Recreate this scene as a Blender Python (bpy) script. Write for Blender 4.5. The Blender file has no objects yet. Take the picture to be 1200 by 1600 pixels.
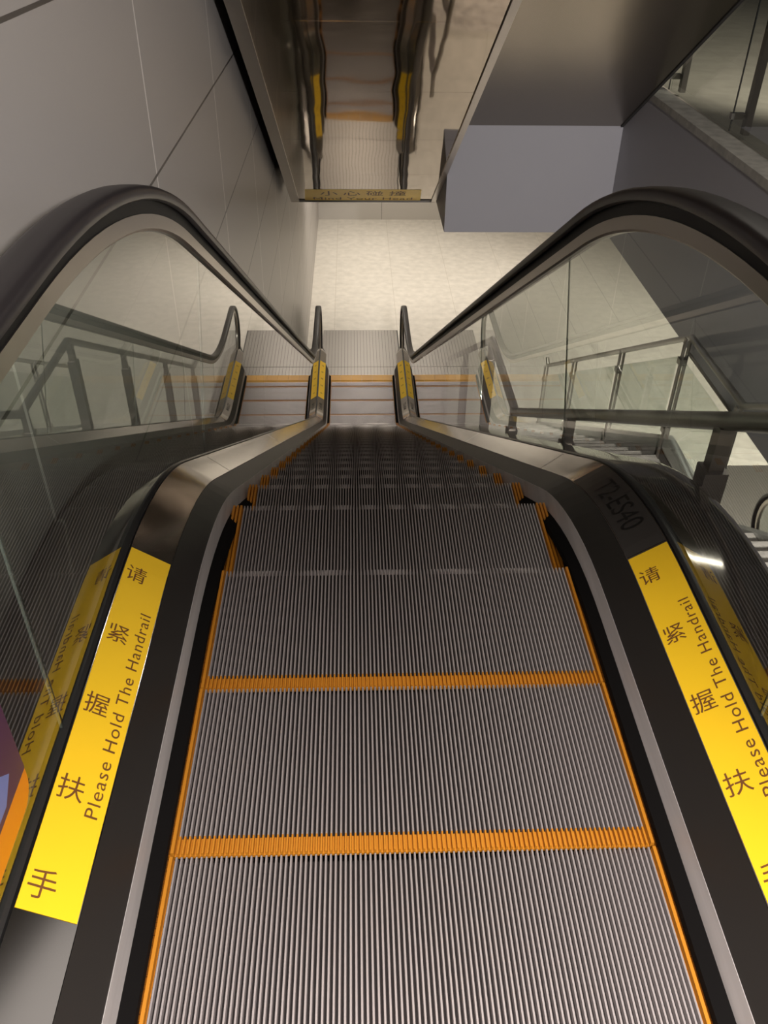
import bpy, bmesh, math, random
from math import sin, cos, tan, pi, radians, sqrt, atan2
from mathutils import Matrix, Vector
S = bpy.context.scene
COL = S.collection
random.seed(7)

# ------------------------------------------------------------------ camera
cam_d = bpy.data.cameras.new('camera'); cam = bpy.data.objects.new('camera', cam_d); COL.objects.link(cam)
P, YW, RO = radians(36.9477), radians(-2.357), radians(.903)
fw = Vector((-sin(YW)*cos(P), cos(YW)*cos(P), -sin(P)))
rt = fw.cross(Vector((0, 0, 1))).normalized(); up = rt.cross(fw)
r2 = cos(RO)*rt + sin(RO)*up; u2 = -sin(RO)*rt + cos(RO)*up
M = Matrix((r2, u2, -fw)).transposed().to_4x4(); M.translation = Vector((-.104, 0, 1.465))
cam.matrix_world = M
cam_d.sensor_fit = 'AUTO'; cam_d.sensor_width = 36; cam_d.lens = 36*1335.15/1600
cam_d.clip_start = .02
S.camera = cam

# ------------------------------------------------------------------ world, lights, exposure
S.view_settings.view_transform = 'Standard'; S.view_settings.look = 'None'
S.view_settings.gamma = 1; S.view_settings.use_curve_mapping = False
S.view_settings.exposure = 0.0
W = bpy.data.worlds.new('world'); S.world = W; W.use_nodes = True
W.node_tree.nodes['Background'].inputs[0].default_value = (1, .92, .84, 1)
W.node_tree.nodes['Background'].inputs[1].default_value = .035

def area(name, loc, size, power, col, rot=(0, 0, 0), shape='RECTANGLE', sy=None, spread=180):
    d = bpy.data.lights.new(name, 'AREA'); d.shape = shape; d.size = size
    if sy: d.size_y = sy
    d.energy = power; d.color = col; d.spread = radians(spread)
    o = bpy.data.objects.new(name, d); o.location = loc; o.rotation_euler = rot; COL.objects.link(o)
    return o
WARM = (1, .92, .81); NEUT = (1, .92, .86); COOL = (1, .95, .93)
def spot(name, loc, target, power, col, cone, blend=.5, r=.12):
    d = bpy.data.lights.new(name, 'SPOT'); d.energy = power; d.color = col; d.spot_size = radians(cone); d.spot_blend = blend; d.shadow_soft_size = r
    o = bpy.data.objects.new(name, d); o.location = loc; COL.objects.link(o)
    o.rotation_euler = (Vector(target)-Vector(loc)).to_track_quat('-Z', 'Y').to_euler()
area('hall_lamp', (.25, -.75, 2.35), 1.1, 122, NEUT, (0, 0, 0), sy=.7, spread=102)
area('stair_tube', (1.72, 3.85, 2.11), 1.15, 7, WARM, sy=.05, spread=160)
spot('fill_spot', (4.8, 5.0, 2.9), (4.4, 8.6, 0), 1100, WARM, 60, .7)  # added fill that brightens the upper floor at right, no known fixture
area('fill_panel', (4.3, 2.4, 4.3), 3.6, 26, NEUT, sy=3.6)  # added emitter, stands in for the bright hall ceiling mirrored in the deck
spot('fill_spot', (1.7, -3.5, 2.6), (1.6, 8.34, -.50), 2100, COOL, 18, .4)  # unseen fill added to lift the front fascia of the slab
spot('fill_spot', (1.9, -2.6, 2.9), (1.75, 6.9, -2.6), 4000, NEUT, 16, .4)  # invented spot that brightens the landing and lower stair flight
spot('fill_spot', (1.6, -4.2, 2.9), (-.85, 2.0, 1.95), 3300, COOL, 34, .9)  # added wash on the upper left wall, not a fitting of the hall
for i, (x, y, pw) in enumerate([(0, 14.4, 44), (.2, 16.8, 38), (3.3, 11.4, 40), (2.9, 15.2, 38), (5.2, 8.4, 60), (5.2, 13.0, 40), (1.9, 9.0, 30)]):
    area('lobby_downlight', (x, y, -1.40), .45, pw, WARM, shape='DISK', spread=140 if y > 10 else 110)

# ------------------------------------------------------------------ materials
def mat(name, col, rough=.5, metal=0., spec=.5, coat=0., bump=None, noise=None, aniso=0):
    m = bpy.data.materials.new(name); m.use_nodes = True
    nt = m.node_tree; b = nt.nodes['Principled BSDF']
    b.inputs['Base Color'].default_value = (*col, 1); b.inputs['Roughness'].default_value = rough
    b.inputs['Metallic'].default_value = metal; b.inputs['Specular IOR Level'].default_value = spec
    b.inputs['Coat Weight'].default_value = coat
    if aniso: b.inputs['Anisotropic'].default_value = aniso
    tc = nt.nodes.new('ShaderNodeTexCoord')
    if noise:                       # (scale xyz, detail, amount) : wear / stone mottling
        mp = nt.nodes.new('ShaderNodeMapping'); mp.inputs['Scale'].default_value = noise[0]
        n = nt.nodes.new('ShaderNodeTexNoise'); n.inputs['Detail'].default_value = noise[1]; n.inputs['Scale'].default_value = 1
        rmp = nt.nodes.new('ShaderNodeValToRGB')
        a = noise[2]
        rmp.color_ramp.elements[0].position = .3; rmp.color_ramp.elements[1].position = .7
        rmp.color_ramp.elements[0].color = (*[c*(1-a) for c in col], 1)
        rmp.color_ramp.elements[1].color = (*[min(1, c*(1+a)) for c in col], 1)
        nt.links.new(tc.outputs['Object'], mp.inputs[0]); nt.links.new(mp.outputs[0], n.inputs[0])
        nt.links.new(n.outputs[0], rmp.inputs[0]); nt.links.new(rmp.outputs[0], b.inputs['Base Color'])
    if bump:                        # (scale xyz, detail, strength, distance)
        mp = nt.nodes.new('ShaderNodeMapping'); mp.inputs['Scale'].default_value = bump[0]
        n = nt.nodes.new('ShaderNodeTexNoise'); n.inputs['Detail'].default_value = bump[1]; n.inputs['Scale'].default_value = 1
        bp = nt.nodes.new('ShaderNodeBump'); bp.inputs['Strength'].default_value = bump[2]; bp.inputs['Distance'].default_value = bump[3]
        nt.links.new(tc.outputs['Object'], mp.inputs[0]); nt.links.new(mp.outputs[0], n.inputs[0])
        nt.links.new(n.outputs[0], bp.inputs['Height']); nt.links.new(bp.outputs[0], b.inputs['Normal'])
    return m

def math_node(nt, op, a, b=None, clamp=False):
    n = nt.nodes.new('ShaderNodeMath'); n.operation = op; n.use_clamp = clamp
    for i, v in enumerate((a, b)):
        if v is None: continue
        if isinstance(v, (int, float)): n.inputs[i].default_value = v
        else: nt.links.new(v, n.inputs[i])
    return n.outputs[0]

def grid_mat(name, col, rough, ax, pitch, off, wid, jcol, spec=.5, mott=None, metal=0):
    """panels or tiles: joints along two object axes; pitch/off/wid/jcol are pairs"""
    m = mat(name, col, rough, metal, spec, noise=mott)
    nt = m.node_tree; b = nt.nodes['Principled BSDF']
    tc = nt.nodes.new('ShaderNodeTexCoord'); sx = nt.nodes.new('ShaderNodeSeparateXYZ')
    nt.links.new(tc.outputs['Object'], sx.inputs[0])
    prev = b.inputs['Base Color'].links[0].from_socket if b.inputs['Base Color'].links else None
    for k in (0, 1):
        c = sx.outputs[ax[k]]
        u = math_node(nt, 'DIVIDE', math_node(nt, 'SUBTRACT', c, off[k]), pitch[k])
        fr = math_node(nt, 'ABSOLUTE', math_node(nt, 'SUBTRACT', u, math_node(nt, 'ROUND', u)))
        line = math_node(nt, 'LESS_THAN', fr, wid[k]/pitch[k]/2)
        mx = nt.nodes.new('ShaderNodeMix'); mx.data_type = 'RGBA'
        nt.links.new(line, mx.inputs[0])
        if prev is None: mx.inputs[6].default_value = (*col, 1)
        else: nt.links.new(prev, mx.inputs[6])
        mx.inputs[7].default_value = (*jcol[k], 1)
        prev = mx.outputs[2]
    nt.links.new(prev, b.inputs['Base Color'])
    return m

def glass_mat(name, tint, ior=1.5):
    m = bpy.data.materials.new(name); m.use_nodes = True; nt = m.node_tree
    for n in list(nt.nodes): nt.nodes.remove(n)
    out = nt.nodes.new('ShaderNodeOutputMaterial'); mix = nt.nodes.new('ShaderNodeMixShader')
    t = nt.nodes.new('ShaderNodeBsdfTransparent'); t.inputs[0].default_value = (*tint, 1)
    g = nt.nodes.new('ShaderNodeBsdfGlossy'); g.inputs['Roughness'].default_value = 0.0
    fr = nt.nodes.new('ShaderNodeFresnel'); fr.inputs[0].default_value = ior
    geo = nt.nodes.new('ShaderNodeNewGeometry')      # the pane's whole reflectance sits on the face that the ray enters
    fr.inputs[0].default_value = ior
    k = math_node(nt, 'MULTIPLY', fr.outputs[0], math_node(nt, 'SUBTRACT', 1.0, geo.outputs['Backfacing']))
    k = math_node(nt, 'MULTIPLY', k, 1.7, clamp=True)
    nt.links.new(k, mix.inputs[0]); nt.links.new(t.outputs[0], mix.inputs[1]); nt.links.new(g.outputs[0], mix.inputs[2])
    nt.links.new(mix.outputs[0], out.inputs[0])
    return m

M_ = {}
M_['wall'] = grid_mat('wall_panel_grey', (.36, .335, .315), .34, (1, 2), (1.69, .676), (3.4, .522), (.014, .012), ((.78, .74, .70), (.07, .062, .056)), spec=.5)
M_['wallback'] = grid_mat('back_wall_panel', (.45, .42, .38), .4, (0, 2), (2.0, 3.0), (.505, -6.0), (.012, .010), ((.2, .19, .17), (.2, .19, .17)))
M_['floor'] = grid_mat('floor_stone', (.58, .545, .485), .42, (0, 1), (1.03, .69), (-.43, 16.12), (.006, .006), ((.42, .38, .32), (.46, .42, .36)), mott=((7, 7, 7), 6, .10))
M_['floorup'] = grid_mat('upper_floor_stone', (.55, .50, .42), .35, (0, 1), (1.03, .69), (-.43, 16.12), (.006, .006), ((.38, .34, .28), (.4, .36, .3)), mott=((5, 5, 5), 6, .12))
M_['fascia'] = mat('fascia_grey_paint', (.40, .39, .415), .55)
M_['ceil'] = mat('ceiling_white', (.7, .68, .64), .7)
M_['stone'] = mat('coping_stone', (.42, .40, .35), .5, noise=((12, 12, 12), 5, .2))
M_['steel'] = mat('deck_steel', (.50, .48, .46), .13, 1)
M_['steelouter'] = mat('outer_deck_steel', (.33, .31, .29), .09, 1)
M_['steeldark'] = mat('skirt_dark_enamel', (.022, .020, .018), .42, 0, spec=.3)
M_['alu'] = mat('brush_holder_aluminium', (.60, .575, .57), .5, .45, noise=((30, 2, 30), 4, .12))
M_['black'] = mat('skirt_black', (.007, .0065, .006), .5, spec=.25)
M_['bristle'] = mat('bristle_black', (.005, .0045, .0045), .9, spec=.08)
M_['rubber'] = mat('handrail_rubber', (.028, .024, .025), .38, spec=.5)
M_['gasket'] = mat('gasket_rubber', (.02, .02, .02), .3)
M_['guide'] = mat('handrail_guide_steel', (.50, .46, .42), .3, 1)
M_['cleat'] = mat('tread_aluminium', (.60, .55, .55), .44, .68)
M_['groove'] = mat('tread_groove', (.014, .011, .011), .5, .3)
M_['yellowstep'] = mat('step_yellow', (.50, .195, .014), .5)
M_['comb'] = mat('comb_yellow', (.80, .40, .05), .45)
M_['plate'] = mat('landing_plate', (.29, .27, .25), .42, .9)
M_['platedark'] = mat('landing_plate_slot', (.05, .046, .042), .6)
M_['sticker'] = mat('sticker_yellow', (.95, .60, .015), .45)
M_['ink'] = mat('sticker_ink', (.16, .06, .015), .5)
M_['plaque'] = mat('plaque_dark', (.035, .032, .03), .35)
M_['inkblack'] = mat('plaque_ink', (.004, .004, .004), .4)
M_['glass'] = glass_mat('balustrade_glass', (.90, .93, .905))
M_['gedge'] = mat('glass_edge', (.17, .185, .17), .2)
M_['soffit'] = mat('soffit_stainless', (.31, .26, .205), .045, 1, bump=((1.8, 2.0, 2.0), .5, .6, .008))
M_['soffit2'] = mat('soffit_brushed_stainless', (.25, .22, .18), .26, 1, bump=((3, .5, .5), 1, .4, .008))
M_['trimst'] = mat('trim_steel', (.45, .42, .39), .35, 1)
M_['void'] = mat('dark_cladding', (.03, .028, .027), .7)
M_['signy'] = mat('sign_ochre', (.90, .62, .12), .45)
M_['railst'] = mat('stair_rail_steel', (.42, .40, .37), .28, 1)
M_['postst'] = mat('stair_post_steel', (.36, .33, .31), .4, 1)
M_['sleeve'] = mat('post_sleeve_steel', (.34, .31, .295), .38, .9)
M_['white'] = mat('stringer_white', (.66, .67, .64), .5)
M_['tread'] = mat('stair_tread_stone', (.50, .46, .43), .55, noise=((9, 26, 9), 5, .35))
M_['riser'] = mat('stair_riser_dark', (.12, .11, .105), .6)
M_['purple'] = mat('decal_purple', (.075, .018, .085), .4)
M_['orange'] = mat('decal_orange', (.90, .30, .01), .4)
M_['blue'] = mat('decal_blue', (.17, .24, .62), .4)
M_['truss'] = mat('truss_cladding', (.40, .38, .36), .35, .9)

# ------------------------------------------------------------------ mesh helpers
def obj(name, V, F, m, parent=None, smooth=False, label=None):
    me = bpy.data.meshes.new(name); me.from_pydata([tuple(v) for v in V], [], F); me.update()
    bm = bmesh.new(); bm.from_mesh(me); bmesh.ops.recalc_face_normals(bm, faces=bm.faces); bm.to_mesh(me); bm.free()
    if isinstance(m, str): m = M_[m]
    me.materials.append(m)
    if smooth:
        me.shade_smooth()
        try: me.set_sharp_from_angle(angle=radians(smooth if smooth is not True else 40))
        except Exception: pass
    o = bpy.data.objects.new(name, me); COL.objects.link(o)
    if parent: o.parent = parent
    if label: o['label'] = label
    return o
def thing(name, label, cat, loc=(0, 0, 0), group=None):
    o = bpy.data.objects.new(name, None); o.empty_display_size = .1; COL.objects.link(o); o.location = loc
    o['label'] = label; o['category'] = cat
    if group: o['group'] = group
    return o
def struct(o): o['kind'] = 'structure'; return o
class MB:
    def __init__(s): s.V = []; s.F = []
    def add(s, V, F):
        n = len(s.V); s.V += [tuple(v) for v in V]; s.F += [tuple(i+n for i in f) for f in F]; return s
    def box(s, a, b):
        x0, y0, z0 = a; x1, y1, z1 = b
        return s.add([(x0, y0, z0), (x1, y0, z0), (x1, y1, z0), (x0, y1, z0), (x0, y0, z1), (x1, y0, z1), (x1, y1, z1), (x0, y1, z1)],
                     [(0, 3, 2, 1), (4, 5, 6, 7), (0, 1, 5, 4), (1, 2, 6, 5), (2, 3, 7, 6), (3, 0, 4, 7)])
    def prism(s, poly, x0, x1):      # polygon in (Y,Z) extruded along X
        n = len(poly)
        V = [(x0, y, z) for y, z in poly] + [(x1, y, z) for y, z in poly]
        F = [tuple(range(n))[::-1], tuple(range(n, 2*n))] + [(i, (i+1) % n, n+(i+1) % n, n+i) for i in range(n)]
        return s.add(V, F)
    def beam(s, p, q, w, h, upv=(0, 0, 1)):   # rectangular bar p->q, w across, h along up
        p = Vector(p); q = Vector(q); d = (q-p).normalized(); sd = d.cross(Vector(upv)).normalized(); uu = sd.cross(d)
        V = [c + sd*a*w/2 + uu*b*h/2 for c in (p, q) for a, b in ((-1, -1), (1, -1), (1, 1), (-1, 1))]
        return s.add(V, [(0, 1, 2, 3), (7, 6, 5, 4), (0, 4, 5, 1), (1, 5, 6, 2), (2, 6, 7, 3), (3, 7, 4, 0)])
    def tube(s, pts, r, n=16):
        pts = [Vector(p) for p in pts]; rings = []
        for i, p in enumerate(pts):
            a = pts[max(i-1, 0)]; b = pts[min(i+1, len(pts)-1)]
            if 0 < i < len(pts)-1: d = ((p-a).normalized() + (b-p).normalized()).normalized()
            else: d = (b-a).normalized()
            sd = d.cross(Vector((1, 0, 0)))
            if sd.length < .1: sd = d.cross(Vector((0, 0, 1)))
            sd.normalize(); uu = sd.cross(d)
            k = 1.0
            if 0 < i < len(pts)-1: k = 1/max(.5, d.dot((b-p).normalized()))
            rings.append([p + (sd*cos(2*pi*j/n)*k + uu*sin(2*pi*j/n))*r for j in range(n)])
        V = [v for rg in rings for v in rg]; F = []
        for i in range(len(rings)-1):
            for j in range(n): F.append((i*n+j, i*n+(j+1) % n, (i+1)*n+(j+1) % n, (i+1)*n+j))
        F += [tuple(range(n))[::-1], tuple(range((len(rings)-1)*n, len(rings)*n))]
        return s.add(V, F)
    def build(s, name, m, parent=None, smooth=False, label=None): return obj(name, s.V, s.F, m, parent, smooth, label)

def text_mesh(body, size, spacing=1.0):
    c = bpy.data.curves.new('lettering_curve', 'FONT'); c.body = body; c.size = size
    c.align_x = 'CENTER'; c.align_y = 'CENTER'; c.resolution_u = 4; c.space_character = spacing
    o = bpy.data.objects.new('lettering_tmp', c); COL.objects.link(o)
    bpy.context.view_layer.update()
    me = bpy.data.meshes.new_from_object(o.evaluated_get(bpy.context.evaluated_depsgraph_get()))
    V = [tuple(v.co) for v in me.vertices]; F = [tuple(p.vertices) for p in me.polygons]
    bpy.data.objects.remove(o); bpy.data.curves.remove(c); bpy.data.meshes.remove(me)
    if not V: return V, F
    xs = [v[0] for v in V]; ys = [v[1] for v in V]; cx = (min(xs)+max(xs))/2; cy = (min(ys)+max(ys))/2
    return [(x-cx, y-cy) for x, y, z in V], F

# ------------------------------------------------------------------ levels and the escalator path
ZF = -4.57                      # lower lobby floor
TAN = .570; ANG = math.atan(TAN)
Y1, Z1 = 2.343, -.197           # nosing line: z = Z1 - TAN*(Y-Y1)
YCOMB = 11.30
XG = .625
def fillet_path(hf, hi, y0, y1, R=1.5, hb=None, zf=ZF, n=10):
    """flat at hf, down the incline at vertical offset hi, flat at zf+hb; rounded with radius R"""
    if hb is None: hb = hf
    t = R*tan(ANG/2)
    yc = Y1 + (hi + Z1 - hf)/TAN
    yb = Y1 + (hi + Z1 - (zf + hb))/TAN
    L = []
    def arc(yk, za, conv):
        for i in range(n+1):
            a = ANG*i/n
            if conv: y = yk - t + R*sin(a); z = za - R*(1-cos(a))
            else:
                b = ANG - a
                y = yk + t - R*sin(b); z = za + R*(1-cos(b))
            L.append((y, z))
    L.append((y0, hf)); arc(yc, hf, True)
    m = 12
    ya, zA = L[-1]; yB = yb - t*cos(ANG); zB = zf + hb + t*sin(ANG)
    for i in range(1, m): L.append((ya + (yB-ya)*i/m, zA + (zB-zA)*i/m))
    arc(yb, zf + hb, False); L.append((y1, zf + hb))
    return L
def interp(path, y):
    for (a, za), (b, zb) in zip(path, path[1:]):
        if a <= y <= b: return za + (zb-za)*(y-a)/max(1e-9, b-a)
    return path[-1][1] if y > path[-1][0] else path[0][1]
def cross_sweep(prof, side, y0, y1, R=1.5, closed=False, ox=0., extra=None):
    """prof = [(x, hf, hi)], every profile point follows its own path; returns V,F"""
    paths = [fillet_path(hf, hi, y0, y1, R) for x, hf, hi in prof]
    xs = [[side*x]*len(paths[0]) for x, hf, hi in prof]
    if extra:                        # taper beyond y1 : list of (dy, k)  x -> lerp to XG
        for dy, k in extra:
            for i, (x, hf, hi) in enumerate(prof):
                paths[i].append((y1+dy, paths[i][-1][1])); xs[i].append(side*(x + (XG-x)*k))
    m = len(prof); n = len(paths[0]); V = []; F = []
    for j in range(n):
        for i in range(m): V.append((xs[i][j]+ox, paths[i][j][0], paths[i][j][1]))
    for j in range(n-1):
        for i in range(m - (0 if closed else 1)):
            i2 = (i+1) % m
            F.append((j*m+i, j*m+i2, (j+1)*m+i2, (j+1)*m+i))
    if closed: F += [tuple(range(m))[::-1], tuple(range((n-1)*m, n*m))]
    return V, F

# ------------------------------------------------------------------ setting
YB = 18.5; XW = -.85
FX, FY, FZ0, FZ1 = 2.388, 8.34, -.03, -1.377          # slab edge round the opening
b = MB()
for x0, y0, x1, y1 in [(XW, -4, 9, 8.6), (XW, 12.97, 9, YB), (.86, 8.6, 9, 12.97), (XW, 11.45, -.605, 12.97), (.605, 11.45, .86, 12.97)]:
    b.box((x0, y0, ZF-.2), (x1, y1, ZF))
struct(b.build('floor', 'floor'))
b = MB().box((XW-.2, -5, ZF-.2), (XW, YB+.2, 4.6)); struct(b.build('wall_left', 'wall'))
b = MB().box((XW, YB, ZF), (9, YB+.2, FZ1)); struct(b.build('wall_back', 'wallback'))
b = MB()
b.prism([(FY, FZ1), (YB, FZ1), (YB, FZ0-.02), (FY, FZ0-.02)], .786, 9)
b.prism([(-4, FZ1), (FY, FZ1), (FY, FZ0-.02), (-4, FZ0-.02)], FX, 9)
b.box((XW, 10.6, FZ1), (.786, YB, FZ0-.02))
struct(b.build('floor_slab', 'fascia'))
b = MB().box((.88, FY+.10, FZ1-.012), (9, YB, FZ1-.001)); b.box((XW, 10.61, FZ1-.012), (.88, YB, FZ1-.001)); b.box((FX+.10, -4, FZ1-.012), (9, FY+.10, FZ1-.001))
struct(b.build('ceiling', 'ceil'))
b = MB().box((.80, FY+.03, FZ0-.02), (9, YB, FZ0)); b.box((FX+.17, -4, FZ0-.02), (9, FY+.03, FZ0)); b.box((XW, 10.62, FZ0-.02), (.80, YB, FZ0))
struct(b.build('floor_upper', 'floorup'))
b = MB().box((XW, -4, -.25), (.858, -1.75, -.004)); b.box((.858, -4, -.25), (FX-.01, 1.03, -.004)); struct(b.build('floor_landing', 'floorup'))
b = MB().box((FX-.006, -1.7, FZ0-.02), (FX+.17, FY, FZ0+.035)); struct(b.build('trim_1', 'stone'))

# ------------------------------------------------------------------ the escalator
esc = thing('escalator', 'black and steel descending escalator with yellow handrail stickers, filling the foreground', 'escalator')
Y0 = -1.1
# truss and outer cladding
nose_lo = fillet_path(-.95, -1.05, Y0-.5, 12.0)
nose_up = fillet_path(.0, -.10, Y0-.5, 12.0)
for s in (-1, 1):
    b = MB(); V = []; F = []
    up_ = fillet_path(.185, .10, Y0-.5, 11.9)
    n = len(up_)
    for (y, z) in up_:
        zl = max(ZF, z-1.05)
        V += [(s*.845, y, z), (s*.845, y, zl), (s*.835, y, zl), (s*.835, y, z)]
    for j in range(n-1):
        for i in range(4): F.append((j*4+i, j*4+(i+1) % 4, (j+1)*4+(i+1) % 4, (j+1)*4+i))
    F += [(0, 1, 2, 3), ((n-1)*4, (n-1)*4+1, (n-1)*4+2, (n-1)*4+3)]
    obj('side_cladding', V, F, 'truss', esc)
# steps -----------------------------------------------------------
NCL = 97; HW = .4455
def step_parts():
    pit = 2*HW/NCL; cw = .0032; D = .398; band = .036; H = .011
    c = MB(); y = MB(); g = MB()
    for i in range(NCL):
        x = -HW + (i+.5)*pit
        for mb, a, e in ((c, -D+band, 0), (y, -D, -D+band)):
            V = [(x-cw/2-.0009, a, -H), (x+cw/2+.0009, a, -H), (x+cw/2, a, 0), (x-cw/2, a, 0), (x-cw/2-.0009, e, -H), (x+cw/2+.0009, e, -H), (x+cw/2, e, 0), (x-cw/2, e, 0)]
            mb.add(V, [(3, 2, 6, 7), (0, 3, 7, 4), (1, 5, 6, 2), (4, 7, 6, 5), (0, 1, 2, 3)])
        # riser cleat
        c.add([(x-cw/2, 0, 0), (x+cw/2, 0, 0), (x+cw/2, -.03, -.21), (x-cw/2, -.03, -.21), (x-cw/2, -.012, -.0), (x+cw/2, -.012, 0), (x+cw/2, -.04, -.21), (x-cw/2, -.04, -.21)],
              [(0, 1, 2, 3), (0, 3, 7, 4), (1, 5, 6, 2)])
    y.box((-HW, -D, -.016), (HW, -D+band, -.0105))
    g.box((-HW, -D+band, -.016), (HW, -.008, -.0112))
    g.prism([(-.010, -.011), (-.04, -.22), (-.06, -.22), (-.03, -.011)], -HW, HW)
    es = []
    for s in (-1, 1):
        e = MB(); es.append(e)
        for k in range(3):
            x0 = HW + .001 + k*.0105
            xa, xb = sorted((s*x0, s*(x0+.0085)))
            e.add([(xa, -D, -.012), (xb, -D, -.012), (xb-.0012, -D, .003), (xa+.0012, -D, .003), (xa, 0, -.012), (xb, 0, -.012), (xb-.0012, 0, .003), (xa+.0012, 0, .003)],
                  [(3, 2, 6, 7), (0, 3, 7, 4), (1, 5, 6, 2), (4, 7, 6, 5), (0, 1, 2, 3)])
        xa, xb = sorted((s*HW, s*(HW+.034))); e.box((xa, -D, -.02), (xb, 0, -.010))
    return c, y, g, es
nose = fillet_path(0, 0, -1.3, 13)
dense = []
s_acc = 0.0
SP = [(nose[0][0], nose[0][1], 0.0)]
for (a, za), (c_, zc) in zip(nose, nose[1:]):
    k = 40
    for i in range(1, k+1):
        y = a + (c_-a)*i/k; z = za + (zc-za)*i/k
        s_acc += math.hypot(y-SP[-1][0], z-SP[-1][1]); SP.append((y, z, s_acc))
def at_s(s):
    lo, hi = 0, len(SP)-1
    while hi-lo > 1:
        m = (lo+hi)//2
        if SP[m][2] <= s: lo = m
        else: hi = m
    a, b_ = SP[lo], SP[hi]; k = (s-a[2])/max(1e-9, b_[2]-a[2])
    return a[0]+(b_[0]-a[0])*k, a[1]+(b_[1]-a[1])*k
c, y, g, es = step_parts()
meshes = None
s = (.89 - .405*3) + 1.3
nst = 0
while True:
    yy, zz = at_s(s)
    if yy > YCOMB + .25: break
    st = bpy.data.objects.new('step', None); st.empty_display_size = .05; COL.objects.link(st); st.parent = esc; st.location = (0, yy, zz)
    if meshes is None:
        parts = [c.build('cleats', 'cleat', st), y.build('demarcation_band', 'yellowstep', st, label='yellow painted band at the back edge of the tread'),
                 g.build('step_body', 'groove', st)] + [e.build('side_edging', 'yellowstep', st, label='yellow raised side edging') for e in es]
        meshes = [p.data for p in parts]
    else:
        for nm, me in zip(('cleats', 'demarcation_band', 'step_body', 'side_edging', 'side_edging'), meshes):
            o = bpy.data.objects.new(nm, me); COL.objects.link(o); o.parent = st
    nst += 1; s += .405
# dark pan below the steps
V = []; F = []
for i, (yy, zz) in enumerate(fillet_path(-.45, -.55, -1.0, 11.2)):
    V += [(-.475, yy, zz), (.475, yy, zz)]
    if i: F.append((2*i-2, 2*i-1, 2*i+1, 2*i))
obj('pan', V, F, 'black', esc)

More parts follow.
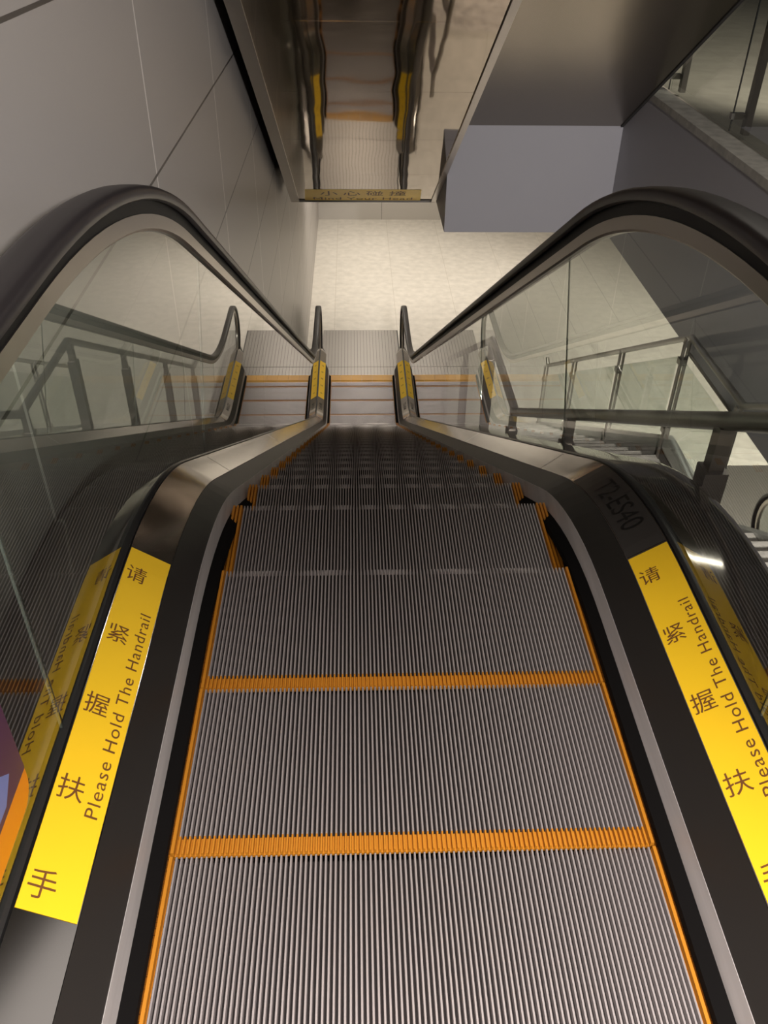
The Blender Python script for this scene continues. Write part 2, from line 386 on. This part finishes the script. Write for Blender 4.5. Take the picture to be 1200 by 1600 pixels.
SB = (.035, -.045); ST = (.082, .012)        # brush holder strip: bottom / top (flat, incline)
DI = (.190, .068); DO = (.245, .127)         # inner deck: inner / outer edge
DEC_END = 11.72
def deck_xz(side, a, Y, eps=.0008, rev=False):
    """a: 0 = outer edge by the glass, 1 = inner edge"""
    zo = interp(DECKO, Y); zi = interp(DECKI, Y)
    x = .610 + (.528-.610)*a; z = zo + (zi-zo)*a
    return Vector((side*(x - eps*.56), Y, z + eps*.83))
DECKO = fillet_path(*DO, Y0, DEC_END); DECKI = fillet_path(*DI, Y0, DEC_END)
TAP = [(.12, .25), (.33, 1.0)]
for s in (-1, 1):
    V, F = cross_sweep([(.4905, -.30, -.40), (.4905, SB[0], SB[1]), (.4935, SB[0], SB[1]), (.4935, -.30, -.40)], s, Y0, YCOMB+.12, closed=True)
    obj('skirt_panel', V, F, 'black', esc)
    V, F = cross_sweep([(.4815, SB[0], SB[1]), (.4895, ST[0], ST[1]), (.4940, ST[0], ST[1]), (.4940, SB[0], SB[1])], s, Y0, YCOMB+.12, closed=True)
    obj('brush_holder', V, F, 'alu', esc, label='bright aluminium strip above the brush')
    V, F = cross_sweep([(.4905, ST[0], ST[1]), (.5275, DI[0]-.002, DI[1]-.002), (.5295, DI[0]-.012, DI[1]-.012), (.4935, ST[0]-.012, ST[1]-.012)], s, Y0, YCOMB+.12, closed=True)
    obj('skirt_trim', V, F, 'steeldark', esc)
    V, F = cross_sweep([(.528, DI[0]-.010, DI[1]-.010), (.528, DI[0], DI[1]), (.610, DO[0], DO[1]), (.6125, DO[0]-.004, DO[1]-.004), (.6125, DO[0]-.03, DO[1]-.03)], s, Y0, DEC_END, closed=True, extra=TAP)
    obj('inner_deck', V, F, 'steel', esc, smooth=30)
    V, F = cross_sweep([(.6125, DO[0]-.03, DO[1]-.03), (.6125, DO[0]+.004, DO[1]+.004), (.619, DO[0]+.007, DO[1]+.007), (.631, DO[0]+.007, DO[1]+.007), (.638, DO[0]+.004, DO[1]+.004), (.638, DO[0]-.03, DO[1]-.03)], s, Y0, DEC_END, closed=True, extra=TAP[:1])
    obj('glass_gasket', V, F, 'gasket', esc, smooth=30)
    prof = [(.638, DO[0]-.03, DO[1]-.03), (.639, DO[0], DO[1])]
    for a in (0, .4, .6, .7, .8, .87, .93, .97, 1):
        prof.append((.650 + .190*a, DO[0] + .001 - .050*a**6, DO[1] + .001 - .035*a**6))
    prof += [(.845, DO[0]-.075, DO[1]-.06), (.845, DO[0]-.16, DO[1]-.16), (.835, DO[0]-.16, DO[1]-.16)]
    V, F = cross_sweep(prof, s, Y0, DEC_END, closed=True, extra=TAP)
    obj('outer_deck', V, F, 'steelouter', esc, smooth=30)
    # bristles
    b = MB()
    pb = fillet_path(SB[0]-.004, SB[1]-.004, Y0, YCOMB+.05)
    yy = -.2
    while yy < YCOMB:
        z = interp(pb, yy)
        dn = min(0.0, interp(nose, yy) + .006 - z)
        for q in range(3):
            y2 = yy + random.uniform(-.004, .004); L = random.uniform(.028, .038) if yy < 6 else random.uniform(.036, .044); w = .0022 if yy < 6 else .006
            b.add([(s*.488, y2-w, z-.012*q-.004), (s*.488, y2+w, z-.012*q-.004), (s*(.488-L), y2+random.uniform(-.006, .006), z-.012*q-.008+random.uniform(-.004, .003)),
                   ], [(0, 1, 2)])
        yy += .0045 if yy < 3 else .007
    bo = b.build('brush', 'bristle', esc)
    V, F = cross_sweep([(.456, SB[0]-.010, SB[1]-.016), (.480, SB[0]-.001, SB[1]-.001), (.4905, SB[0]-.001, SB[1]-.001), (.4905, SB[0]-.05, SB[1]-.06), (.456, SB[0]-.030, SB[1]-.040)], s, Y0, YCOMB+.05, closed=True)
    obj('brush_backing', V, F, 'bristle', esc)

for s in (-1, 1):
    for yj in (2.42, 4.16, 5.90, 7.64):
        Vj = []
        for a in (0.0, 1.0):
            for dy in (-.0022, .0022): Vj.append(deck_xz(s, a, yj+dy + .03*(.5-a), .0009))
        obj('deck_joint', Vj, [(0, 1, 3, 2)], 'alu', esc)

# handrail, guide, glass -------------------------------------------------
def rail_loop(hf, hi, ytop, ybot, R, rn=.43, zf=ZF, hb=None):
    """closed centre line in (Y,Z): top newel, handrail run, bottom newel"""
    if hb is None: hb = hf
    body = fillet_path(hf, hi, ytop, ybot, R, hb=hb, zf=zf, n=16)
    L = []
    for i in range(17):              # top newel, from underneath forward round to the top
        a = -pi/2 - pi*i/16
        L.append((ytop + rn*cos(a), hf - rn + rn*sin(a)))
    L = [(ytop+.25, hf-2*rn)] + L[:-1] + body
    for i in range(1, 17):
        a = pi/2 - pi*i/16
        L.append((ybot + rn*cos(a), zf + hb - rn + rn*sin(a)))
    L.append((ybot-.25, zf+hb-2*rn))
    return L
def normals(L):
    N = []
    for i in range(len(L)):
        a = L[max(0, i-1)]; c = L[min(len(L)-1, i+1)]
        d = Vector((c[0]-a[0], c[1]-a[1])).normalized(); N.append((-d.y, d.x))
    return N
def rail_sweep(L, sec, xc):
    N = normals(L); m = len(sec); V = []; F = []
    for (y, z), (ny, nz) in zip(L, N):
        for dx, dn in sec: V.append((xc+dx, y+ny*dn, z+nz*dn))
    for j in range(len(L)-1):
        for i in range(m): F.append((j*m+i, j*m+(i+1) % m, (j+1)*m+(i+1) % m, (j+1)*m+i))
    F += [tuple(range(m)), tuple(range((len(L)-1)*m, len(L)*m))]
    return V, F
RAILSEC = [(-.040, -.022), (-.039, -.012), (-.034, -.005), (-.024, -.001), (-.010, 0), (.010, 0), (.024, -.001), (.034, -.005), (.039, -.012), (.040, -.022),
           (.037, -.031), (.030, -.035), (.022, -.034), (.022, -.026), (.030, -.022), (.030, -.014), (-.030, -.014), (-.030, -.022), (-.022, -.026), (-.022, -.034), (-.030, -.035), (-.037, -.031)]
GUIDESEC = [(-.0185, -.066), (.0185, -.066), (.0185, -.100), (.013, -.106), (-.013, -.106), (-.0185, -.100)]
TRACKSEC = [(-.016, -.012), (.016, -.012), (.016, -.068), (-.016, -.068)]
HR = (.975, 1.0)
YTN, YBN = -.75, 11.62
loop = rail_loop(*HR, YTN, YBN, 2.7)
def glass_panel(L, j0, j1, xg, bot, th=.012):
    """j = (Ybottom, Ytop) of each joint; L rail loop"""
    N = normals(L)
    inner = [(y-ny*.100, z-nz*.100) for (y, z), (ny, nz) in zip(L, N)]
    k0 = max(range(len(L)), key=lambda i: -abs(L[i][0]-YTN) if abs(L[i][1]-HR[0]) < .01 else -99)
    return inner
def clip_top(inner, ya, yb):
    return inner
N = normals(loop)
inner = [(y-ny*.098, z-nz*.098) for (y, z), (ny, nz) in zip(loop, N)]
# split the loop : top run (monotonic in Y)
i_top0 = 17; i_top1 = len(inner)-17-1
run = inner[i_top0:i_top1+1]
newel_top = inner[1:i_top0+1]; newel_bot = inner[i_top1:-1]
bot_path = fillet_path(DO[0]-.02, DO[1]-.02, Y0-.4, 12.4)
JL = [(.99, .99), (2.49, 2.80), (4.23, 4.56), (5.97, 6.30), (7.71, 8.04), (9.45, 9.70)]
def subpath(path, a, b_):
    return [(a, interp(path, a))] + [p for p in path if a+1e-4 < p[0] < b_-1e-4] + [(b_, interp(path, b_))]
def pane(poly, xc, th=.010):
    return MB().prism(poly, xc-th/2, xc+th/2)
for s in (-1, 1):
    V, F = rail_sweep(loop, RAILSEC, s*XG); obj('handrail', V, F, 'rubber', esc, smooth=40)
    V, F = rail_sweep(loop, TRACKSEC, s*XG); obj('handrail_track', V, F, 'black', esc, smooth=30)
    V, F = rail_sweep(loop, GUIDESEC, s*XG); obj('handrail_guide', V, F, 'guide', esc, smooth=30)
    gap = .002
    first = [(y, z) for y, z in newel_top if z > .24]
    poly = [(min(p[0] for p in first)+.1, .235), (JL[0][0]-gap, interp(bot_path, JL[0][0]))] + subpath(run, run[0][0]+.001, JL[0][1]-gap)[::-1] + first[::-1]
    pane(poly, s*XG).build('glass_panel', 'glass', esc)
    for (b0, t0), (b1, t1) in zip(JL, JL[1:]):
        poly = subpath(bot_path, b0+gap, b1-gap) + subpath(run, t0+gap, t1-gap)[::-1]
        pane(poly, s*XG).build('glass_panel', 'glass', esc)
    b0, t0 = JL[-1]
    last = [(y, z) for y, z in newel_bot[1:] if z > ZF+.24]
    poly = subpath(bot_path, b0+gap, 11.9) + last[::-1] + subpath(run, t0+gap, run[-1][0])[::-1]
    pane(poly, s*XG).build('glass_panel', 'glass', esc)
    # joint strips
    for b0, t0 in JL:
        p = (s*XG, b0, interp(bot_path, b0)); q = (s*XG, t0, interp(run, t0))
        MB().beam(p, q, .004, .003, upv=(0, 1, 1)).build('glass_joint', 'gedge', esc)

# combs and landing plates ---------------------------------------------------
def landing(z, ya, yb, yc0, yc1, sgn):
    cb = MB()
    for k in range(6):
        x0 = -.47 + k*.94/6
        cb2 = MB().prism([(yc0, z-.006), (yc1, z-.006), (yc1, z+.012), (yc0 + .04*sgn, z+.012)], x0+.001, x0+.94/6-.001)
        cb2.build('comb', 'comb', esc, label='yellow comb segment')
    for (a, e_) in ((ya, ya+(yb-ya)*.17), (ya+(yb-ya)*.17, yb)) if sgn > 0 else ((yb, ya),):
        a, e_ = min(a, e_), max(a, e_)
        pl = MB().box((-.602, a+.003, z-.03), (.602, e_-.003, z+.004))
        po = pl.build('landing_plate', 'platedark', esc)
        rb = MB()
        x = -.600
        while x < .56:
            rb.box((x, a+.004, z+.0035), (x+.0455, e_-.004, z+.009)); x += .0495
        rb.build('ribs', 'plate', po)
landing(ZF, 11.40, 12.96, 11.20, 11.40, 1)
landing(0, -.42, -1.74, -.2, -.4, -1)

# stickers ------------------------------------------------------------------
def sticker(side, ya, yb, m, name, parent, a0=.015, a1=.985, n=14, eps=.0008):
    V = []; F = []
    for i in range(n+1):
        yy = ya + (yb-ya)*i/n
        V += [deck_xz(side, a0, yy, eps), deck_xz(side, a1, yy, eps)]
        if i: F.append((2*i-2, 2*i-1, 2*i+1, 2*i))
    return obj(name, V, F, m, parent)
DW = .0987
def deck_text(parent, side, body, size, yc, apos, mode, m, eps=.0014, stretch=1.0, name='lettering', spacing=1.0, sx=1.0):
    """mode 'up': letters upright towards +Y; 'along': reads towards +Y; 'back': reads towards -Y.  apos 0 left, 1 right as seen from above"""
    V, F = text_mesh(body, size, spacing)
    out = []
    for u, v in V:
        u *= sx; v *= stretch
        if mode == 'up': da, dy = u/DW, v
        elif mode == 'along': da, dy = -v/DW, u
        else: da, dy = v/DW, -u
        al = apos + da                        # 0..1 from left to right
        a = al if side < 0 else 1-al          # deck_xz: 0 outer, 1 inner
        out.append(deck_xz(side, a, yc+dy, eps))
    return obj(name, out, F, m, parent)
YS0, YS1 = .668, 1.505
CH = '请紧握扶手'
for s in (-1, 1):
    st = sticker(s, YS0, YS1, 'sticker', 'safety_sticker', esc)
    st['label'] = 'yellow sticker reading Please Hold The Handrail'
    for ch, yc in zip(CH, (1.425, 1.243, 1.062, .882, .712)):
        deck_text(st, s, ch, .049, yc, .31, 'up', 'ink', stretch=1.05)
    deck_text(st, s, 'Please Hold The Handrail', .0335, 1.080, .755, 'along', 'ink', spacing=1.12, sx=1.24)
pq = sticker(1, 1.512, 2.02, 'plaque', 'number_plaque', esc); pq['label'] = 'dark plaque reading T2-ES40'
deck_text(pq, 1, 'T2-ES40', .085, 1.75, .5, 'back', 'inkblack', sx=1.0)
for s in (-1, 1):
    st = sticker(s, 10.35, 11.42, 'sticker', 'safety_sticker', esc, a0=.02, a1=.98)
    st['label'] = 'small yellow handrail sticker at the lower end'
    for ch, yc in zip(CH, (11.30, 11.10, 10.90, 10.70, 10.48)):
        deck_text(st, s, ch, .045, yc, .5, 'up', 'ink')
    deck_text(st, s, 'T2-ES40', .06, 10.10, .5, 'along' if s < 0 else 'back', 'inkblack')
# advert decal on the left glass (only its edge is in view)
xd = -XG + .0068
def rrect(y0, z0, y1, z1, r, n=6):
    pts = []
    for cy, cz, a0 in ((y1-r, z0+r, -pi/2), (y1-r, z1-r, 0), (y0+r, z1-r, pi/2), (y0+r, z0+r, pi)):
        for i in range(n+1):
            a = a0 + pi/2*i/n; pts.append((cy + r*cos(a), cz + r*sin(a)))
    return pts
pts = rrect(.36, .296, .832, .86, .04)
dec = MB().prism(pts, xd-.0004, xd).build('advert_decal', 'orange', esc, label='purple and orange advert decal on the left glass')
MB().prism(rrect(.36, .352, .8325, .8605, .004), xd, xd+.0004).build('decal_panel', 'purple', dec)
MB().prism([(.755, .365), (.79, .395), (.755, .43), (.62, .43), (.62, .365)], xd+.0004, xd+.0008).build('decal_shape', 'blue', dec)

# ------------------------------------------------------------------ upper escalator (seen from below)
upe = thing('upper_escalator', 'mirror stainless underside of the escalator overhead with Mind Your Head sign at its lower edge', 'escalator')
T30 = tan(radians(28.9)); YE, ZE = 9.307, -1.367
def zs(y, y0=YE, z0=ZE): return z0 + (y0-y)*T30
XL, XR = -.760, .772
b = MB()
seams = [9.307]+[8.334-.98*k for k in range(11)]
prev = None
for a, c_ in zip(seams, seams[1:]):
    MB().prism([(a-.001, zs(a-.001)), (c_+.001, zs(c_+.001)), (c_+.001, zs(c_+.001)+.02), (a-.001, zs(a-.001)+.02)], -.68, .735).build('soffit_panel', 'soffit', upe)
ye = seams[-1]
for x0, x1 in ((-.765, -.678), (.733, .782)):
    MB().prism([(YE, ZE-.018), (ye, zs(ye)-.018), (ye, zs(ye)+.02), (YE, ZE+.02)], x0, x1).build('edge_trim', 'trimst', upe)
MB().prism([(YE+.005, ZE+.012), (YE+1.28, ZE+.012), (YE+1.28, -.06), (YE-.1, -.06), (ye, zs(ye)+1.25), (ye, zs(ye)+.022), (YE+.005, ZE+.022)], -.755, .775).build('truss_cladding', 'void', upe)
MB().prism([(YE, ZE-.02), (YE+.012, ZE-.02), (YE+.012, ZE+.06), (YE, ZE+.06)], XL, XR).build('end_trim', 'trimst', upe)
# sign
cs, sn = cos(radians(28.9)), sin(radians(28.9))
def sof(x, d, eps):              # d: distance up the slope from the lower edge
    return Vector((x, YE - d*cs - eps*sn, ZE + d*sn - eps*cs))
sg = obj('warning_sign', [sof(-.617, .004, .0015), sof(.614, .004, .0015), sof(.59, .50, .0015), sof(-.59, .50, .0015)], [(0, 1, 2, 3)], 'signy', upe, label='ochre sign strip reading Mind Your Head')
for body, size, d, sx, sy in (('小心碰撞', .19, .335, 1.0, 1.15), ('Mind Your Head', .15, .10, 1.0, 1.0)):
    V, F = text_mesh(body, size, 1.5 if size > .16 else 1.05)
    obj('lettering', [sof(u*sx, d + v*sy, .003) for u, v in V], F, 'ink', sg)

# upper staircase soffit (right of it)
ups = thing('upper_staircase', 'brushed stainless underside of the staircase overhead, right of the mirror soffit', 'staircase')
Y2, Z2 = 8.335, -.394
def z2(y): return Z2 + (Y2-y)*.5774
MB().prism([(Y2, Z2), (-1.0, z2(-1.0)), (-1.0, z2(-1.0)+.02), (Y2, Z2+.02)], .79, 2.36).build('soffit_panel', 'soffit2', ups)
MB().prism([(Y2, Z2+.021), (-1.0, z2(-1)+.021), (-1.0, z2(-1.0)+.36), (Y2, Z2+.33)], .79, 2.36).build('stair_slab', 'void', ups)
MB().prism([(Y2, Z2-.01), (-1.0, z2(-1.0)-.01), (-1.0, z2(-1.0)+.36), (Y2, Z2+.33)], 2.361, 2.385).build('edge_trim', 'void', ups)

# ------------------------------------------------------------------ staircase beside the escalator
stc = thing('staircase', 'stone staircase with white stringer going down to the lobby beside the escalator', 'staircase')
ZL = -2.235                       # landing
XA, XB = .86, 2.30
ya0, ya1, yb1 = 4.55, 5.62, 9.75
rise = -ZL/13; run_ = .292
steps = []
nU = 13; runU = (ya0+.0 - (ya0 - 12*run_))/12
treadm = 'tread'
for k in range(nU):               # upper flight: tread k at z = -(k+1)*rise ; last is the landing
    z = -(k+1)*rise
    if k == nU-1: y0_, y1_ = ya0, ya1
    else: y0_ = ya0 - (nU-1-k)*run_; y1_ = y0_ + run_
    MB().box((XA, y0_-.0, z-.035), (XB, y1_+.02, z)).build('landing' if k == nU-1 else 'tread', 'tread', stc)
nL = 14; riseL = (ZL-ZF)/nL; runL = (yb1-ya1)/(nL-1)
for k in range(nL-1):
    z = ZL - (k+1)*riseL; y0_ = ya1 + k*runL
    MB().box((XA, y0_, z-.035), (XB, y0_+runL+.02, z)).build('tread', 'tread', stc)
b = MB()
for k in range(nU): 
    z = -k*rise; yk = ya0 - (nU-1-k)*run_
    b.box((XA, yk-.012, z-rise), (XB, yk-.001, z-.036))
for k in range(nL):
    z = ZL - k*riseL; yk = ya1 + k*runL
    b.box((XA, yk-.012, z-riseL+.001), (XB, yk-.001, z-.036))
b.build('risers', 'riser', stc)
# stringers
def stair_line(dz):
    yt = ya0 - 12*run_
    return [(yt, dz), (ya0, ZL+dz+rise*.6), (ya0+.12, ZL+dz), (ya1-.05, ZL+dz), (yb1+.1, ZF+dz+.05)]
def band(lo, hi, x0, x1, name, m):
    yt = ya0 - 12*run_
    top = [(yt, -rise+hi), (ya0, ZL+hi+.0), (ya1, ZL+hi), (yb1, ZF+hi)]
    bot = [(yt, -rise+lo), (ya0, ZL+lo), (ya1, ZL+lo), (yb1, max(ZF, ZF+lo))]
    return MB().prism(top + bot[::-1], x0, x1).build(name, m, stc)
band(-.16, .19, 2.302, 2.380, 'stringer', 'white')
band(-.10, .085, 2.294, 2.3015, 'skirting', 'riser')
band(-.30, .05, .848, .858, 'stringer', 'white')

XN, XFAR = .884, 2.326
yt0 = ya0 - 11*run_
def rail_obj(name, label, x, pts, r):
    t = thing(name, label, 'railing', (x, 4, ZL))
    return t
def local(o, pts): return [(p[0]-o.location.x, p[1]-o.location.y, p[2]-o.location.z) for p in pts]
nr = rail_obj('stair_railing', 'thick steel stair handrail on square sleeved posts, running beside the right escalator glass', XN, None, .03)
slope = .572
ptsN = [(XN, .55, -1.19+(4.545-.55)*slope), (XN, 4.545, -1.195), (XN, 5.597, -1.215), (XN, 9.75, -1.215-(9.75-5.597)*.566), (XN, 9.95, -1.215-(9.75-5.597)*.566)]
MB().tube(local(nr, ptsN), .026, 20).build('handrail', 'railst', nr, smooth=40)
def zn(y): 
    for (a, c_) in zip(ptsN, ptsN[1:]):
        if a[1] <= y <= c_[1]: return a[2] + (c_[2]-a[2])*(y-a[1])/(c_[1]-a[1])
def ground(y):
    if y < ya0: return -(y-(ya0-12*run_))/run_*rise - rise
    if y < ya1: return ZL
    return max(ZF, ZL-(y-ya1)/runL*riseL - riseL)
for y in (.75, 1.93, 3.36, 4.60, 5.62, 6.86, 8.30, 9.65):
    z = zn(y)
    p = MB().box(*[tuple(v) for v in (local(nr, [(XN-.021, y-.021, ground(y)), (XN+.021, y+.021, z-.015)]))]).build('post', 'postst', nr)
    MB().box(*[tuple(v) for v in (local(nr, [(XN-.033, y-.033, ground(y)), (XN+.033, y+.033, z-.15)]))]).build('post_sleeve', 'sleeve', p)

fr_ = rail_obj('stair_railing', 'thin steel railing with glass panes and clamps along the far side of the stairs', XFAR, None, .02)
ptsF = [(XFAR, 4.05, -1.185+.55*.55), (XFAR, 4.588, -1.188), (XFAR, 5.601, -1.200), (XFAR, 9.611, -3.490), (XFAR, 9.70, -3.43)]
MB().tube(local(fr_, ptsF), .0235, 16).build('handrail', 'railst', fr_, smooth=40)
MB().tube(local(fr_, [(XFAR, 4.60, -1.31), (XFAR, 5.59, -1.32)]), .012, 10).build('lower_rail', 'railst', fr_, smooth=40)
def zfr(y):
    for (a, c_) in zip(ptsF, ptsF[1:]):
        if a[1] <= y <= c_[1]: return a[2] + (c_[2]-a[2])*(y-a[1])/(c_[1]-a[1])
    return -1.0
FP = [4.60, 5.601, 6.93, 8.38, 9.60]
for y in FP:
    z = zfr(y); g0 = ground(y)+.0
    p = MB()
    for dx in (-.017, .017): p.box(*local(fr_, [(XFAR-.02+dx-.005, y-.022, g0), (XFAR-.02+dx+.005, y+.022, z-.012)]))
    po = p.build('post', 'postst', fr_)
    cl = MB()
    for zz in (z-.20, g0+.25):
        cl.box(*local(fr_, [(XFAR-.048, y-.016, zz-.025), (XFAR-.004, y+.05, zz+.025)]))
    cl.build('glass_clamp', 'railst', po)
for ya, yb_ in zip(FP, FP[1:]):
    poly = [(ya+.05, ground(ya+.06)+.12), (yb_-.05, ground(yb_-.06)+.14), (yb_-.05, zfr(yb_-.05)-.15), (ya+.05, zfr(ya+.05)-.15)]
    poly = [(y-4, z-ZL) for y, z in poly]
    MB().prism(poly, -.046-.004, -.046+.004).build('glass_pane', 'glass', fr_)

# ------------------------------------------------------------------ glass railing on the upper floor, right
gr = thing('glass_railing', 'clear glass railing with flat grey posts on the stone edge of the upper floor', 'railing', (2.55, 6.3, FZ0+.035))
def bx(mb, a, c_): return mb.box(*local(gr, [a, c_]))
zt = 1.10
YJ = [8.3, 7.72, 6.35, 4.98, 3.60, 2.22]
for a, c_ in zip(YJ, YJ[1:]):
    bx(MB(), (2.544, c_+.006, FZ0+.05), (2.556, a-.006, zt)).build('glass_pane', 'glass', gr)
for y in (7.75, 6.32, 4.95, 3.57, 2.2):
    p = bx(MB(), (2.63, y-.03, FZ0+.0355), (2.675, y+.03, zt+.02)).build('post', 'postst', gr)
    k = MB()
    for z in (.12, .85): bx(k, (2.535, y-.02+.03, z-.02), (2.63, y+.02+.03, z+.02))
    k.build('glass_clamp', 'railst', p)
    bx(MB(), (2.546, y+.022, FZ0+.05), (2.554, y+.034, zt)).build('joint_strip', 'gasket', gr)
bx(MB(), (2.52, 2.0, zt), (2.58, 8.3, zt+.03)).build('handrail', 'railst', gr)

# ------------------------------------------------------------------ neighbouring escalator: its lower landing right of the stairs
nb = thing('escalator', 'neighbouring escalator at right edge, only its lower newel and ribbed landing plate showing', 'escalator', (4.85, 0, 0))
YN2 = 6.85; 
for s in (-1, 1):
    L2 = []
    hb = .98; rn = .43
    zt2 = ZF+hb
    L2 = [(3.2, zt2+ (YN2-1.9-3.2)*TAN), (YN2-2.0, zt2+.06), (YN2-1.7, zt2+.005), (YN2, zt2)]
    for i in range(1, 17):
        a = pi/2 - pi*i/16; L2.append((YN2 + rn*cos(a), zt2 - rn + rn*sin(a)))
    L2.append((YN2-.2, zt2-2*rn))
    V, F = rail_sweep(L2, RAILSEC, s*.615); obj('handrail', V, F, 'rubber', nb, smooth=40)
    V, F = rail_sweep(L2, GUIDESEC, s*.615); obj('handrail_guide', V, F, 'guide', nb, smooth=30)
    N2 = normals(L2); inn = [(y-ny*.098, z-nz*.098) for (y, z), (ny, nz) in zip(L2, N2)][:-2]
    poly = inn + [(YN2-.1, ZF+.22), (YN2-1.7, ZF+.22), (YN2-2.0, ZF+.27), (3.2, ZF+.22+(YN2-1.9-3.2)*TAN)]
    pane(poly, s*.615).build('glass_panel', 'glass', nb)
    dk = [(3.2, ZF+.22+(YN2-1.9-3.2)*TAN), (YN2-1.8, ZF+.22), (YN2+.35, ZF+.22), (YN2+.55, ZF+.012), (3.2, ZF+.012)]
    MB().prism(dk, s*.615-.085, s*.615-.008).build('deck', 'steel', nb)
    MB().prism(dk, s*.615+.008, s*.615+.23).build('deck', 'steel', nb)
po = MB().box((-.60, YN2-.4, ZF+.002), (.60, 8.93, ZF+.006)).build('landing_plate', 'platedark', nb)
rb = MB(); x = -.598
while x < .58: rb.box((x, YN2-.39, ZF+.0055), (x+.030, 8.925, ZF+.009)); x += .033
rb.build('ribs', 'plate', po)
MB().box((-.47, YN2-2.6, ZF+.004), (.47, YN2-.4, ZF+.02)).build('step', 'cleat', nb)
